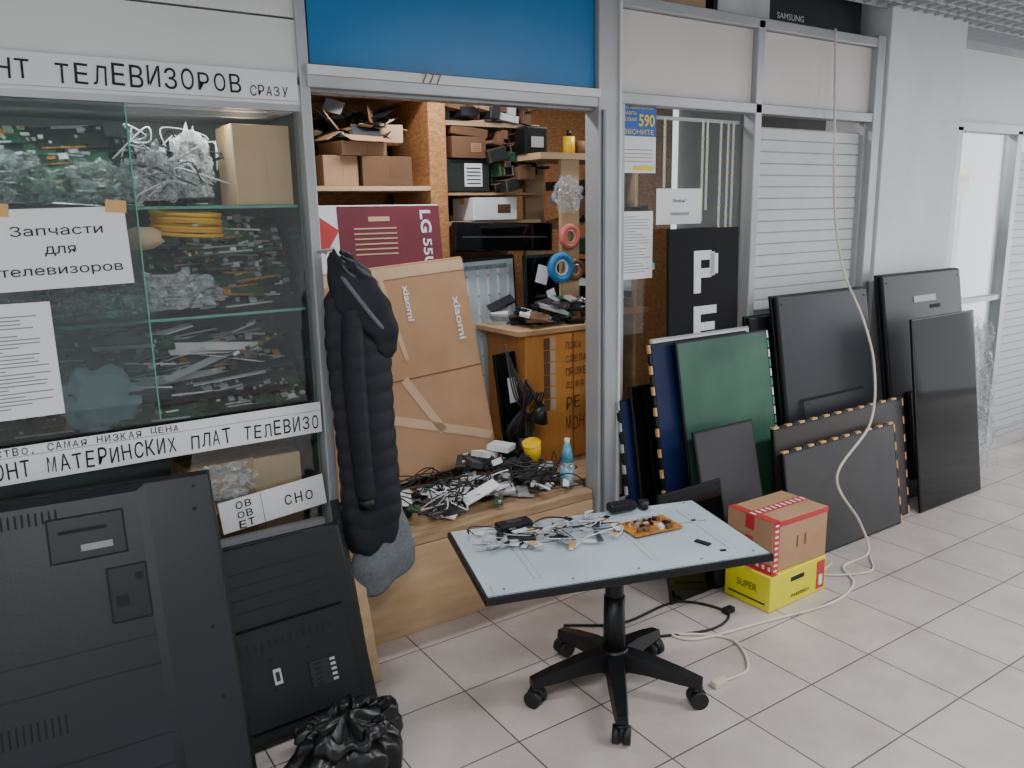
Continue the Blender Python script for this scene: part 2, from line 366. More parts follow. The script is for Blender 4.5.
# ---- shop interior
b=B(); b.box((1.3,1.55,1.3),(5.6,.05,2.6),'osb'); b.done('wall_shop_back')
b=B(); b.box((4.2,.95,1.3),(.04,1.2,2.6),'midg'); b.done('wall_shop_right')
b=B(); b.box((.955,.8,1.22),(.03,1.44,2.44),'midg'); b.done('wall_shop_left')
b=B(); b.box((2.0,.82,2.445),(4.3,1.42,.03),'ply'); b.done('ceiling_shop')
b=B()
b.box((1.56,.45,.38),(1.17,.90,.04),'wood',bev=.004)
b.box((1.56,.012,.18),(1.17,.02,.355),'ply'); b.box((2.45,.52,.38),(.6,.74,.04),'wood')
b.box((.99,.37,.18),(.02,.7,.355),'ply'); b.box((2.14,.37,.18),(.02,.7,.355),'ply'); b.box((2.73,.45,.18),(.02,.58,.36),'ply')
b.done('workbench_counter')
b=B()
b.box((-.33,.48,1.0),(2.5,.02,2.0),'midg')
for z in (1.64,1.30,.96):
    b.box((-.33,.25,z),(2.5,.42,.008),'gshelf'); b.box((-.33,.042,z),(2.5,.004,.009),'gedge')
b.box((-.33,.25,.5),(2.5,.44,.02),'white'); b.box((-.33,.25,.25),(2.5,.40,.48),'grayp')
b.box((-.33,.25,1.94),(2.5,.44,.015),'white')
b.box((.925,.25,1.2),(.012,.44,1.45),'gshelf')
b.box((-1.56,.25,1.0),(.03,.46,2.0),'white')
b.done('display_cabinet')
b=B(); b.box((.17,.018,1.24),(1.5,.005,1.38),'glass'); b.box((.17,.018,.545),(1.5,.03,.02),'alu'); b.done('window_2')
b=B(); b.box((-.33,.006,1.47),(1.5,.005,.94),'glassdk'); b.box((.42,.006,1.47),(.004,.007,.94),'gedge'); b.done('window_3')
# ------------------------------------------------------------------ signs on the cabinet
b=B()
b.box((.1,-.006,2.008),(1.66,.004,.085),'paper')
b.hand('РЕМОНТ ТЕЛЕВИЗОРОВ',.84,.058,'ink',TR((-.08,-.0095,1.978))@FRONT,1,.004)
b.hand('СРАЗУ',.125,.030,'ink',TR((.775,-.0095,1.975))@FRONT,2,.002)
b.done('banner_sign')
b=B()
b.box((.1,-.004,.913),(1.66,.004,.076),'paper'); b.box((.1,-.004,.967),(1.66,.004,.028),'paper')
b.hand('РЕМОНТ МАТЕРИНСКИХ ПЛАТ ТЕЛЕВИЗО',1.06,.050,'ink',TR((-.135,-.0075,.889))@FRONT,3,.006)
b.hand('КАЧЕСТВО. САМАЯ НИЗКАЯ ЦЕНА',.58,.022,'ink',TR((-.11,-.0075,.956))@FRONT,4,.006)
b.done('banner_sign')
def paper(name,x0,x1,z0,z1,y,lines,tapes=(),small=0,roll=0,fs=1.0):
    b=B(); w=x1-x0; h=z1-z0
    b.box((0,0,0),(w,.002,h),'paper')
    n=len(lines)
    for i,(t,fw) in enumerate(lines):
        hh=h*.62/max(n,1)*.6*fs; zz=h*.36-h*.78*(i+.5)/n
        b.text(t,w*fw,hh,'ink',TR((-w*fw/2,-.003,zz-hh/2))@FRONT,.0)
    if small:
        R=random.Random(small)
        for i in range(small):
            ww=w*R.uniform(.55,.85) if i%5 else w*.4
            b.box((-w*.43+ww/2,-.0016,h*.42-h*.86*i/small),(ww,.001,h*.010),'grink')
    for (tx,tz) in tapes: b.box((tx*w,-.003,tz*h),(.055,.002,.035),'tape',rot=(0,.1,0))
    b.done(name,TR(((x0+x1)/2,y,(z0+z1)/2),(0,roll,0)))
paper('paper_notice',.03,.388,1.42,1.642,-.002,[('Запчасти',.64),('для',.22),('телевизоров',.86)],tapes=((-.38,.50),(.44,.5)),roll=-.02)
paper('paper_notice',-.08,.165,1.06,1.385,-.002,[],small=26,roll=0)
paper('paper_notice',2.315,2.50,1.31,1.60,.022,[],small=20)
paper('paper_notice',2.52,2.80,1.54,1.695,.022,[('Ремонт',.3),('телевизоров',.42)],fs=.6)
b=B()
b.box((0,0,0),(.2,.002,.28),'paper'); b.box((0,-.001,.075),(.2,.002,.13),'pblue')
b.text('590',.09,.05,'pyel',TR((.0,-.003,.05))@FRONT,.02); b.text('ПО ШИРОКОЙ',.17,.014,'pyel',TR((-.09,-.003,.12))@FRONT)
b.text('ПАМЯТЬ',.08,.014,'pyel',TR((-.095,-.003,.095))@FRONT); b.text('НОВАЯ',.08,.014,'pyel',TR((-.095,-.003,.07))@FRONT)
b.text('ЗВОНИТЕ',.17,.02,'pyel',TR((-.085,-.003,.018))@FRONT)
b.box((.03,-.001,-.12),(.12,.001,.02),'pyel')
for i in range(4): b.box((0,-.001,-.045-i*.016),(.16,.001,.003),'grink')
b.done('advert_poster',TR((2.41,.022,1.90)))
b=B()
b.box((0,0,0),(.45,.012,1.3),'matblk')
x0=-.07
for i,ch in enumerate('РЕ'):
    z=.36-i*.25; w=.155; h=.19
    def bar(ax,az,bx,bz): b.box((x0+(ax+bx)/2*w,-.0075,z+(az+bz)/2*h),((bx-ax)*w,.003,(bz-az)*h),'wht')
    bar(0,0,.28,1)
    if ch=='Р': bar(.28,.78,.72,1); bar(.28,.36,.72,.58); bar(.68,.44,1,.92); bar(.66,.40,.86,.96)
    else: bar(.28,.8,.95,1); bar(.28,.4,.88,.6); bar(.28,0,.95,.2)
b.done('letter_sign_board',lean(2.76,-.08,1.52,-.035,.012)@TR((0,0,.11)))
b=B()
for x,z0 in ((2.62,1.7),(2.86,1.55),(2.98,1.2),(3.03,1.25),(2.89,1.6),(3.065,1.3)):
    b.box((x,.08,(z0+2.0)/2),(.012,.003,2.0-z0),'wht')
    for k in range(int((2.0-z0)/.05)): b.box((x,.076,z0+.02+k*.05),(.009,.004,.009),'pyel')
b.box((2.75,.085,2.0),(.7,.012,.015),'alu')
b.done('led_backlight_strips')
# ------------------------------------------------------------------ cabinet contents
PB=['pcbg','pcbk','pcbg','pcbg','blk','pcbk','pcbg','silver','pcbk']
PM=('pcbg','pcbg','pcbk','pcbg','pcbk')
b=B()
shingle(b,(.62,.905),1.305,1.62,.05,.40,101,mats=PM); shingle(b,(.42,.66),1.305,1.52,.09,.40,102,mats=PM)
scatter(b,26,(.43,.905),(.07,.43),1.44,.15,(.2,.34),(.02,.05),PB,1,.3,.5,fwd=.5)
b.done('circuit_board_pile')
b=B(); shingle(b,(-.2,.41),1.305,1.60,.08,.40,103,mats=PM); b.done('circuit_board_pile')
b=B()
SB=['silver','wht','pcbk','pcbg','blk','pcbg','pcbk','lgray','silver','blk2','pcbg','lgray']
shingle(b,(.30,.905),.966,1.22,.05,.40,104,mats=PM)
scatter(b,90,(.1,.905),(.055,.43),1.02,.25,(.2,.42),(.012,.045),SB,3,.35,.45,thin=.004,fwd=.6)
b.done('backlight_strip_pile')
b=B(); shingle(b,(-.3,.30),.966,1.26,.08,.40,105,mats=PM); b.done('circuit_board_pile')
b=B(); shingle(b,(-.5,.40),1.646,1.91,.11,.40,106,mats=PM); b.done('circuit_board_pile')
b=B(); shingle(b,(.40,.70),1.646,1.89,.2,.42,107,mats=PM); b.done('circuit_board_pile')
def bags(name,L):
    for i,(c,s,m,sd) in enumerate(L):
        b=B(); b.blob(c,s,m,.55,3.2,sd,4,flat=-s[2]*.8,smooth=False); b.done(name)
bags('plastic_parts_bag',[((.50,.10,1.73),(.075,.035,.085),'filmg',1),((.615,.12,1.76),(.06,.04,.11),'film',2),((.35,.09,1.71),(.10,.035,.065),'film',3),((.1,.10,1.72),(.12,.04,.075),'film',4),
 ((.53,.085,1.375),(.12,.03,.06),'filmg',5),((.30,.08,1.35),(.14,.03,.04),'gbag',6),((.0,.085,1.35),(.14,.035,.04),'film',8),((.2,.075,1.70),(.07,.025,.05),'gbag',9)])
b=B(); b.blob((.27,.085,1.07),(.11,.035,.10),'skin',.3,2,7,4,flat=-.10); b.done('blue_cloth')
R=random.Random(11)
b=B()
for k in range(34):
    c=Vector((R.uniform(.42,.64),R.uniform(.08,.18),R.uniform(1.68,1.84))); pts=[c+Vector((R.uniform(-.08,.08),R.uniform(-.03,.04),R.uniform(-.06,.06))) for _ in range(5)]
    for p in pts: p.y=max(.045,p.y); p.z=max(1.65,min(1.92,p.z))
    b.tube(spline(pts,6),.0026,R.choice(['lgray','bcable','bcable','wht','bcable','bcable','bcable']),5)
b.done('wire_bundle')
b=B()
for k in range(7): b.torus((.59,.165,1.56+k*.0105),.105-.004*(k%2),.0062,'orange2',(R.uniform(-.1,.1),.06,0),40,6)
b.done('yellow_cable_coil')
b=B(); b.blob((.44,.09,1.55),(.06,.035,.035),'card2',.2,2,5,3); b.done('kraft_paper_roll')
def carton(name,c,sz,rz=0,m='card',tape='tape',label=None,open_=False,band=None):
    b=B(); w,d,h=sz
    b.box((0,0,h/2),(w,d,h),m,bev=.002,seg=1)
    if not open_:
        b.box((0,0,h+.0006),(w*.995,.004,.0012),'carddk'); b.box((0,0,h+.0014),(w,.045,.001),tape)
        for s_ in (-1,1): b.box((s_*(w/2+.0006),0,h*.86),(.001,.045,h*.28),tape)
    else:
        b.box((0,0,h+.0006),(w*.92,d*.92,.001),'void')
        b.box((0,-d/2-.03,h+.012),(w*.96,.075,.003),m,rot=(.4,0,0)); b.box((0,d/2+.02,h+.03),(w*.96,.003,.07),m,rot=(-.35,0,0))
        b.box((-w/2-.03,0,h+.02),(.075,d*.9,.003),m,rot=(0,-.5,0)); b.box((w/2+.03,0,h+.02),(.075,d*.9,.003),m,rot=(0,.5,0))
    b.box((w*.2,-d/2-.0008,h*.5),(w*.3,.001,h*.4),label or m)
    if label:
        for i in range(4): b.box((w*.2,-d/2-.0018,h*.38+i*h*.08),(w*.24,.001,h*.02),'ink')
    return b.done(name,TR(c,(0,0,rz)))
carton('cardboard_box',(.820,.15,1.646),(.185,.18,.25),.02,'card2')
carton('cardboard_box',(.60,.2,.512),(.22,.2,.28),.1,'card'); carton('cardboard_box',(.80,.22,.512),(.18,.2,.27),-.05,'card2')
b=B(); b.blob((.60,.06,.74),(.10,.03,.06),'film',.5,3.4,9,4,smooth=False); b.done('bubble_wrap_bag')
b=B(); b.box((0,0,0),(.36,.002,.11),'paper')
for i,t in enumerate(('ОВ','ОВ','ЕТ')): b.hand(t,.06,.026,'ink',TR((-.13,-.003,.018-i*.034))@FRONT,i,.01)
b.box((-.04,-.0015,0),(.002,.001,.11),'grink')
b.hand('СНО',.11,.04,'ink',TR((.03,-.003,-.02))@FRONT,7,.01)
b.done('paper_notice',TR((.745,-.002,.652),(0,-.09,0)))
# ------------------------------------------------------------------ shelf rack inside shop
b=B()
b.box((1.87,1.0,1.22),(.09,.4,2.42),'osb')
b.box((1.40,1.02,1.725),(.85,.44,.02),'ply'); b.box((1.40,1.02,1.38),(.85,.44,.02),'ply'); b.box((1.40,1.02,2.15),(.85,.44,.02),'ply')
b.box((2.20,1.05,1.56),(.58,.4,.02),'ply'); b.box((2.20,1.05,1.70),(.58,.4,.012),'ply'); b.box((2.2,1.05,2.03),(.58,.4,.02),'ply')
b.box((2.51,.94,.93),(.12,.03,1.86),'ply')
b.box((2.62,.76,1.87),(.62,.34,.03),'ply'); b.box((2.92,.76,.93),(.02,.34,1.86),'ply'); b.box((2.5,.62,1.45),(.11,.025,.83),'ply')
b.box((2.8,.75,1.08),(.4,.36,.025),'orange')
b.box((1.0,1.02,1.1),(.03,.4,2.2),'ply'); b.box((2.2,1.2,.8),(.6,.03,1.5),'ply')
b.box((2.2,1.26,2.0),(.6,.02,.8),'grayp'); b.box((1.4,1.26,2.0),(.8,.02,.8),'osb')
b.done('storage_shelf_rack')
carton('cardboard_box',(1.39,.93,1.736),(.17,.2,.13),.1,'card'); carton('cardboard_box',(1.62,.92,1.736),(.24,.22,.13),-.05,'carddk')
carton('cardboard_box',(1.50,.93,1.868),(.24,.2,.06),.2,'card',open_=True)
carton('cardboard_box',(1.66,.96,1.93),(.18,.16,.08),-.3,'card2')
b=B(); scatter(b,44,(1.22,1.8),(.8,1.2),1.93,.17,(.06,.2),(.04,.1),['pcbg','pcbk','blk','blk','card','blk2','lgray','pcbk','carddk'],21,.6,1.5,fwd=.8); b.done('circuit_board_pile')
b=B(); scatter(b,44,(1.02,1.32),(.8,1.2),1.736,.38,(.06,.2),(.06,.14),['blk','pcbk','pcbg','blk','blk2','card','blk'],22,.5,1.5,thin=.02,fwd=.5); b.done('spare_parts_pile')
carton('cardboard_box',(2.06,.93,1.868),(.19,.2,.10),0,'carddk',label='card')
b=B(); b.box((0,0,.022),(.21,.15,.045),'carddk',bev=.006,rot=(0,.1,0)); b.box((.02,0,.06),(.15,.12,.03),'card2',rot=(0,-.1,0)); b.done('folded_cardboard',TR((2.08,.93,1.972)))
b=B(); b.box((2.06,.96,1.787),(.24,.22,.15),'pcbk'); b.box((2.09,.849,1.79),(.10,.002,.11),'paper')
for i in range(5): b.box((2.09,.847,1.75+i*.018),(.08,.001,.005),'ink')
b.done('labelled_parts_box')
carton('cardboard_box',(2.2,.93,1.572),(.26,.2,.11),.0,'paper',label='carddk')
R=random.Random(5)
b=B()
for i in range(70):
    b.box((R.uniform(2.18,2.46),R.uniform(.82,1.0),1.735+R.uniform(0,.26)),(R.uniform(.03,.12),.1,R.uniform(.015,.07)),R.choice(['blk','blk2','pcbk','pcbg','blk','wht','grayp','blk','carddk','card']),rot=(0,R.uniform(-.25,.25),R.uniform(-.2,.2)),bev=.003,seg=1)
b.done('power_supply_pile')
b=B()
for i in range(24): b.box((R.uniform(1.97,2.44),R.uniform(.86,.98),2.065+R.uniform(0,.1)),(R.uniform(.05,.14),.1,R.uniform(.03,.07)),R.choice(['blk','blk2','carddk','card','grayp','wht']),rot=(0,R.uniform(-.2,.2),R.uniform(-.2,.2)),bev=.003,seg=1)
b.done('spare_parts_pile')
b=B()
b.box((2.36,.74,1.95),(.13,.1,.13),'blk',bev=.01); b.box((2.36,.685,1.94),(.07,.005,.05),'lgray'); b.torus((2.4,.7,1.82),.03,.006,'blk'); b.done('power_adapter')
b=B(); b.cyl((2.58,.72,1.93),.03,.09,'yelp'); b.cyl((2.58,.72,1.99),.012,.03,'blk'); b.cyl((2.65,.72,1.92),.03,.07,'carddk'); b.done('glue_bottles')
def roll(name,x,z,R_,m,core='card2',y=.585):
    b=B(); b.torus((x,y,z),R_*.74,R_*.26,m,(math.pi/2,0,0),28,8,1.0); b.torus((x,y,z),R_*.46,R_*.07,core,(math.pi/2,0,0),24,6,3.0)
    b.tube([(x,y+.03,z+R_*.45),(x,y-.03,z+R_*.45)],.004,'silver',6); b.done(name)
roll('tape_roll',2.475,1.485,.064,'pink'); roll('tape_roll',2.415,1.335,.078,'bluet','wht',.58); roll('tape_roll',2.505,1.32,.056,'brownt','card2',.58)
b=B(); b.blob((2.46,.575,1.69),(.08,.03,.08),'filmg',.45,3,3,4,smooth=False); b.done('plastic_parts_bag')
b=B()
b.box((2.38,.61,.72),(.56,.34,.64),'orange',bev=.004); b.box((2.36,.60,1.055),(.64,.38,.025),'ply',bev=.003)
b.box((2.38,.438,.72),(.004,.004,.62),'carddk')
for i,(t,w) in enumerate((('ПОКА',.10),('СДЕЛАЙ',.16),('ПРОВЕР',.16),('ДОМА',.12),('РЕ',.10),('МОНТ',.16))):
    b.hand(t,w,.038 if i<4 else .07,'brownt',TR((2.33,.436,.95-i*.065-(.04*max(0,i-3))))@FRONT,i,.0)
for i in range(12): b.box((2.22+(i%2)*.035,.437,.99-(i//2)*.06),(.032,.003,.055),'card2' if i%2 else 'carddk')
b.box((2.17,.437,.69),(.05,.003,.05),'ink',rot=(0,.785,0))
b.done('orange_cabinet')
b=B(); scatter(b,60,(2.06,2.62),(.42,.78),1.07,.12,(.05,.14),(.04,.1),['blk','wht','pcbg','grayp','blk2','pcbk','silver','carddk'],31,.4,1.2,thin=.014,fwd=.4); b.done('electronics_clutter')
b=B()
b.box((0,0,0),(.40,.03,.98),'blk',bev=.006); b.box((0,-.017,-.0),(.37,.003,.94),'steel')
for i in range(6):
    b.box((-.15+i*.06,-.02,0),(.012,.004,.90),'wht')
    for k in range(9): b.box((-.15+i*.06,-.024,-.4+k*.1),(.010,.005,.010),'lgray')
b.box((0,-.020,.44),(.3,.004,.02),'steeldk')
b.done('led_backlight_panel',TR((2.10,.80,.905),(-.02,-.03,0)))
b=B(); b.box((0,0,0),(.58,.04,.14),'blkgl',bev=.01); b.box((0,-.022,0),(.5,.002,.008),'grayp'); b.done('television_screen',TR((2.20,.76,1.49),(0,.03,0)))
b=B(); b.box((0,0,0),(.26,.03,.30),'blk',bev=.005); b.box((0,-.017,0),(.24,.002,.27),'blkgl'); b.box((-.03,-.019,.05),(.07,.002,.09),'paper',rot=(0,.3,0)); b.box((.02,-.019,-.05),(.05,.002,.05),'paper',rot=(0,-.3,0)); b.done('monitor',TR((2.38,.66,1.25),(-.05,0,0)))
def letters(b,t,w,h,m,x,z,y,rot=0,bold=.02): b.text(t,w,h,m,Matrix.Translation((x,y,z))@Matrix.Rotation(rot,4,'Y')@FRONT,bold)
b=B()
b.box((0,0,0),(.80,.12,1.24),'paper',bev=.002,seg=1)
b.box((.155,-.0605,.0),(.49,.002,1.23),'maroon')
letters(b,'LG',.10,.055,'wht',.30,.595,-.063,math.pi/2,.03); letters(b,'55UP7',.22,.045,'wht',.305,.47,-.063,math.pi/2)
b.box((.10,-.0625,.56),(.10,.001,.02),'card2')
for i in range(6): b.box((.08,-.0625,.52-i*.022),(.2,.001,.006),'card2')
b.box((-.17,-.0605,.5),(.12,.002,.12),'red',rot=(0,.6,0)); b.box((-.25,-.0605,.4),(.1,.002,.06),'ink')
b.done('television_carton',lean(1.395,.58,1.24,.70,.12)@TR((0,0,.405)))
b=B()
b.box((0,0,0),(.9,.11,.95),'card',bev=.003,seg=1)
b.box((0,-.056,-.03),(.9,.001,.005),'carddk'); b.box((-.1,-.0565,0),(.005,.001,.94),'carddk')
b.box((.2,-.0565,-.28),(.5,.001,.04),'card2',rot=(0,.35,0)); b.box((.12,-.0565,-.16),(.04,.001,.3),'card2',rot=(0,-.5,0)); b.box((.05,-.057,.25),(.02,.001,.4),'card2',rot=(0,-.15,0))
b.box((0,-.0565,.44),(.9,.001,.05),'card2')
letters(b,'xiaomi',.2,.035,'paper',.36,.30,-.0605,math.pi/2,.02); letters(b,'xiaomi',.16,.03,'paper',.12,.38,-.0605,math.pi/2,.02)
b.done('television_carton',lean(1.49,.42,.96,.60,.11,0,-.065)@TR((0,0,.435)))
# counter clutter
b=B()
scatter(b,70,(1.25,2.14),(.03,.40),.402,.08,(.03,.17),(.02,.1),['wht','paper','pcbk','pcbg','silver','blk','grayp','lgray','blk2','paper'],41,.4,1.6,thin=.008,fwd=.3)
scatter(b,30,(1.60,2.14),(.2,.40),.42,.16,(.05,.16),(.04,.1),['blk','blk2','pcbk','grayp','wht','carddk'],42,.5,1.6,thin=.025)
R=random.Random(9)
for k in range(45):
    c=Vector((R.uniform(1.35,2.1),R.uniform(.05,.36),.46)); pts=[c+Vector((R.uniform(-.12,.12),R.uniform(-.08,.06),R.uniform(-.03,.08))) for _ in range(5)]
    for p in pts: p.y=max(.02,p.y)
    b.tube(spline(pts,6),.003,R.choice(['bcable','bcable','bcable','wht','grayp']),5)
b.done('tools_and_cable_clutter')
b=B(); b.cyl((2.08,.10,.46),.032,.12,'film'); b.cyl((2.08,.10,.56),.032,.08,'spray',r2=.014); b.cyl((2.08,.10,.61),.012,.03,'wht'); b.cyl((2.08,.10,.45),.0315,.09,'spray'); b.done('solvent_bottle')
b=B(); b.cyl((2.0,.25,.54),.032,.1,'yelp',r2=.042,rot=(.2,-.3,0)); b.torus((1.985,.24,.588),.040,.004,'yelp',rot=(.2,-.3,0)); b.done('yellow_cup')
b=B()
b.cyl((2.0,.36,.42),.05,.03,'blk'); b.tube([(2.0,.36,.41),(2.03,.38,.65),(2.02,.32,.86)],.008,'blk'); b.tube([(2.02,.32,.86),(2.05,.26,.74)],.008,'blk')
b.cyl((2.05,.26,.71),.05,.06,'blk',(.4,.2,0),r2=.02)
for i in range(14):
    pts=[(1.96+.012*i,.40,1.02-.03*i),(1.98+.012*i,.36,.78),(2.10-.012*i,.38,.62),(1.98+.01*i,.32+.01*i,.45)]
    b.tube(spline(pts,8),.004,'bcable' if i%4 else 'grayp',6)
b.done('desk_lamp')
b=B(); b.box((0,0,0),(.12,.02,.56),'blkgl',bev=.003); b.box((.02,-.012,.1),(.05,.002,.12),'paper'); b.box((-.02,-.012,-.1),(.04,.002,.08),'grayp'); b.done('screen_fragment',TR((2.03,.47,.685),(-.1,-.06,0)))
b=B()
R=random.Random(15)
for i in range(60):
    b.box((R.uniform(2.6,2.95),R.uniform(.6,.9),1.1+R.uniform(0,.65)),(R.uniform(.05,.2),.1,R.uniform(.02,.1)),R.choice(['blk','blk2','pcbg','carddk','grayp','wht','pcbk']),rot=(0,R.uniform(-.2,.2),R.uniform(-.3,.3)))
b.done('spare_parts_pile')
# boxes on the roof
b=B(); b.box((3.45,.25,2.56),(1.1,.35,.19),'blk2',bev=.003); b.box((3.1,.074,2.56),(.35,.002,.17),'wht'); b.text('SAMSUNG',.20,.028,'wht',TR((3.33,.072,2.485))@FRONT,.01); b.done('television_carton')
b=B(); b.box((2.7,.25,2.555),(.3,.35,.18),'card2',bev=.003); b.done('cardboard_box')
# ------------------------------------------------------------------ TVs
def tv(name,w,h,M,shell='blk',hump=(0,-.12,.6,.55),side=False,label=True,extra=None,plain=False):
    b=B(); K=Matrix.Rotation(math.pi/2,4,'Y') if side else Matrix.Identity(4)
    b.box((0,.008,0),(w,.018,h),'blk',bev=.004,M=K); b.box((0,.0175,0),(w-.03,.002,h-.03),'blkgl',M=K)
    b.box((0,-.014,0),(w-.012,.03,h-.012),shell,bev=.012,seg=3,M=K)
    hx,hz,hw,hh=hump; cx=hx*w; cz=hz*h; a=hw*w/2; c=hh*h/2
    f=[(-a,-c),(a,-c),(a,c),(-a,c)]; r0=[K@Vector((cx+x,-.027,cz+z)) for x,z in f]; r1=[K@Vector((cx+x*.95,-.058 if not plain else -.042,cz+z*.95)) for x,z in f]
    b.loft([r0,r1],shell,smooth=False)
    if not plain:
        for i in range(14):
            b.box((cx-a*.7+i*a*1.4/13,-.0585,cz+c*.62),(a*.04,.002,c*.16),'void',M=K)
        b.box((cx+a*.45,-.059,cz-c*.25),(a*.46,.003,c*.56),'void',M=K); b.box((cx+a*.45,-.0605,cz-c*.25),(a*.42,.002,c*.50),'blk2',M=K)
        for k in range(5): b.box((cx+a*.60,-.062,cz-c*.45+k*c*.10),(a*.08,.002,c*.05),'lgray',M=K); b.box((cx+a*.36,-.062,cz-c*.45+k*c*.10),(a*.10,.002,c*.04),'void',M=K)
        for sx in (-1,1):
            for sz in (-1,1): b.cyl((cx+sx*a*.3,-.059,cz+sz*c*.3),.006,.003,'void',(math.pi/2,0,0),12,M=K)
    for sx in (-1,1):
        for sz in (-1,1): b.cyl((sx*w*.46,-.029,sz*h*.45),.005,.003,'void',(math.pi/2,0,0),10,M=K)
    if label: b.box((cx-a*.25,-.0595,cz-c*.05),(a*.12,.002,c*.3),'lgray',M=K); b.box((cx-a*.25,-.061,cz-c*.05),(a*.06,.001,c*.18),'ink',M=K)
    if extra: extra(b,K)
    b.done(name,M)
def ex1(b,K):
    def recess(x,z,w,h,y):
        t=.004
        b.box((x,y-.001,z),(w,.002,h),'blk')
        for sx,sz,ww,hh in ((0,1,w,t),(0,-1,w,t),(1,0,t,h),(-1,0,t,h)): b.box((x+sx*w/2,y-.003,z+sz*h/2),(ww,.005,hh),'void')
    recess(.37,.325,.19,.12,-.042); b.box((.39,-.045,.295),(.08,.002,.018),'grink'); b.box((.36,-.045,.345),(.12,.002,.01),'void')
    recess(.455,.15,.10,.15,-.042); b.box((.485,-.045,.19),(.02,.003,.02),'void'); b.box((.435,-.045,.13),(.03,.003,.03),'void')
    for z in (.35,.0,-.2): b.cyl((.66,-.031,z),.006,.004,'void',(math.pi/2,0,0),10)
    for i in range(26): b.box((-.1+i*.016,-.0425,.395),(.005,.002,.035),'void')
    for i in range(30): b.box((-.2+i*.016,-.0425,-.15),(.005,.002,.05),'void')
    for z in (.02,-.06,-.25,-.33): b.box((-.05,-.0425,z),(1.12,.002,.0035),'blk')
def ex2(b,K):
    for z in (.22,.18,.14,.10): b.box((.25,-.0295,z),(.5,.002,.0035),'void')
tv('television',1.45,.93,lean(-.215,-.47,.93,-.10,.06,0,.03),'blk2',(-.058,0,.86,.97),label=False,extra=ex1,plain=True)
tv('television',1.14,.62,lean(.355,-.37,.62,-.12,.06,0,-.01),'blk',(.27,-.17,.36,.5),extra=ex2)
tv('television',1.20,.74,lean(3.53,-.30,1.2,-.10,.06),'blk2',(.18,0,.5,.7),side=True,label=False,plain=True,
   extra=lambda b,K:[b.box((.53,-.03,.2*(i-.8)),(.012,.003,.09),'lgray',M=K) for i in range(2)])
tv('television',1.25,.80,lean(4.42,-.30,1.25,-.10,.05),'blk',(.22,0,.4,.6),side=True,label=False,plain=True,
   extra=lambda b,K:[b.box((-.47,-.03,0),(.035,.003,.22),'lgray',M=K),b.box((-.42,-.03,.1),(.02,.003,.1),'void',M=K)])
tv('television',1.1,.70,lean(3.40,-.19,1.1,-.04,.05),'blk',(-.1,-.1,.3,.3),side=True,label=False,plain=True)
# ------------------------------------------------------------------ LCD panels
def panel(name,w,h,M,face,edge='blk',tabs=(),tabm=('yelp','blk'),th=.014):
    b=B(); b.box((0,0,0),(w,th,h),edge,bev=.002,seg=1); b.box((0,-th/2-.0005,0),(w-.018,.001,h-.018),face)
    for t in tabs:
        L=w if t in 'TB' else h; n=int(L/.045)
        for i in range(n):
            p=-L/2+(i+.5)*L/n; m=tabm[i%2]
            if t=='T': b.box((p,-.001,h/2+.003),(L/n*.8,th,.010),m)
            if t=='R': b.box((w/2+.003,-.001,p),(.010,th,L/n*.8),m)
            if t=='L': b.box((-w/2-.003,-.001,p),(.010,th,L/n*.8),m)
    b.done(name,M)
panel('screen_panel',.76,1.06,lean(2.80,-.22,1.06,-.055,.02),'wht','lgray','R',('teal','blk'))
panel('screen_panel',.62,1.05,lean(2.69,-.27,1.05,-.09,.02),'navyp','blk','L',('tape','blk'))
panel('screen_panel',.60,1.05,lean(2.80,-.31,1.05,-.125,.02),'greenp','blk','R',('wht','teal'))
panel('screen_panel',.50,.86,lean(2.56,-.19,.86,-.045,.02),'blkgl','blk')
panel('screen_panel',.44,.80,lean(2.48,-.155,.80,-.03,.02),'navyp','blk','L',('lgray','blk'))
panel('screen_panel',.38,.68,lean(2.66,-.43,.68,-.27,.02),'grayp','blk','')
panel('screen_panel',.37,.46,lean(2.40,-.42,.46,-.33,.02),'blkgl','blk')
panel('screen_panel',1.03,.62,lean(3.435,-.42,.62,-.33,.02),'brownp','blk','TR',('tape','blk'),.018)
panel('screen_panel',.87,.52,lean(3.355,-.475,.52,-.39,.02),'grayp','blk','TR',('tape','blk'),.018)
panel('screen_panel',.62,1.03,lean(4.31,-.46,1.03,-.32,.02),'blkgl','blk')
b=B()
b.sheet(lambda u,v:Vector((4.84+u*.34+.02*noise.noise(Vector((u*5,v*9,1))),-.12-.12*(1-v)+.05*noise.noise(Vector((u*9,v*5,3))),v*(1.0-.1*u)+.002)),28,40,'filmg')
b.sheet(lambda u,v:Vector((4.86+u*.3+.02*noise.noise(Vector((u*5,v*9,5))),-.17-.12*(1-v)+.05*noise.noise(Vector((u*9,v*5,8))),v*(.8+.1*u)+.002)),28,40,'filmg')
b.done('plastic_wrap_sheet')
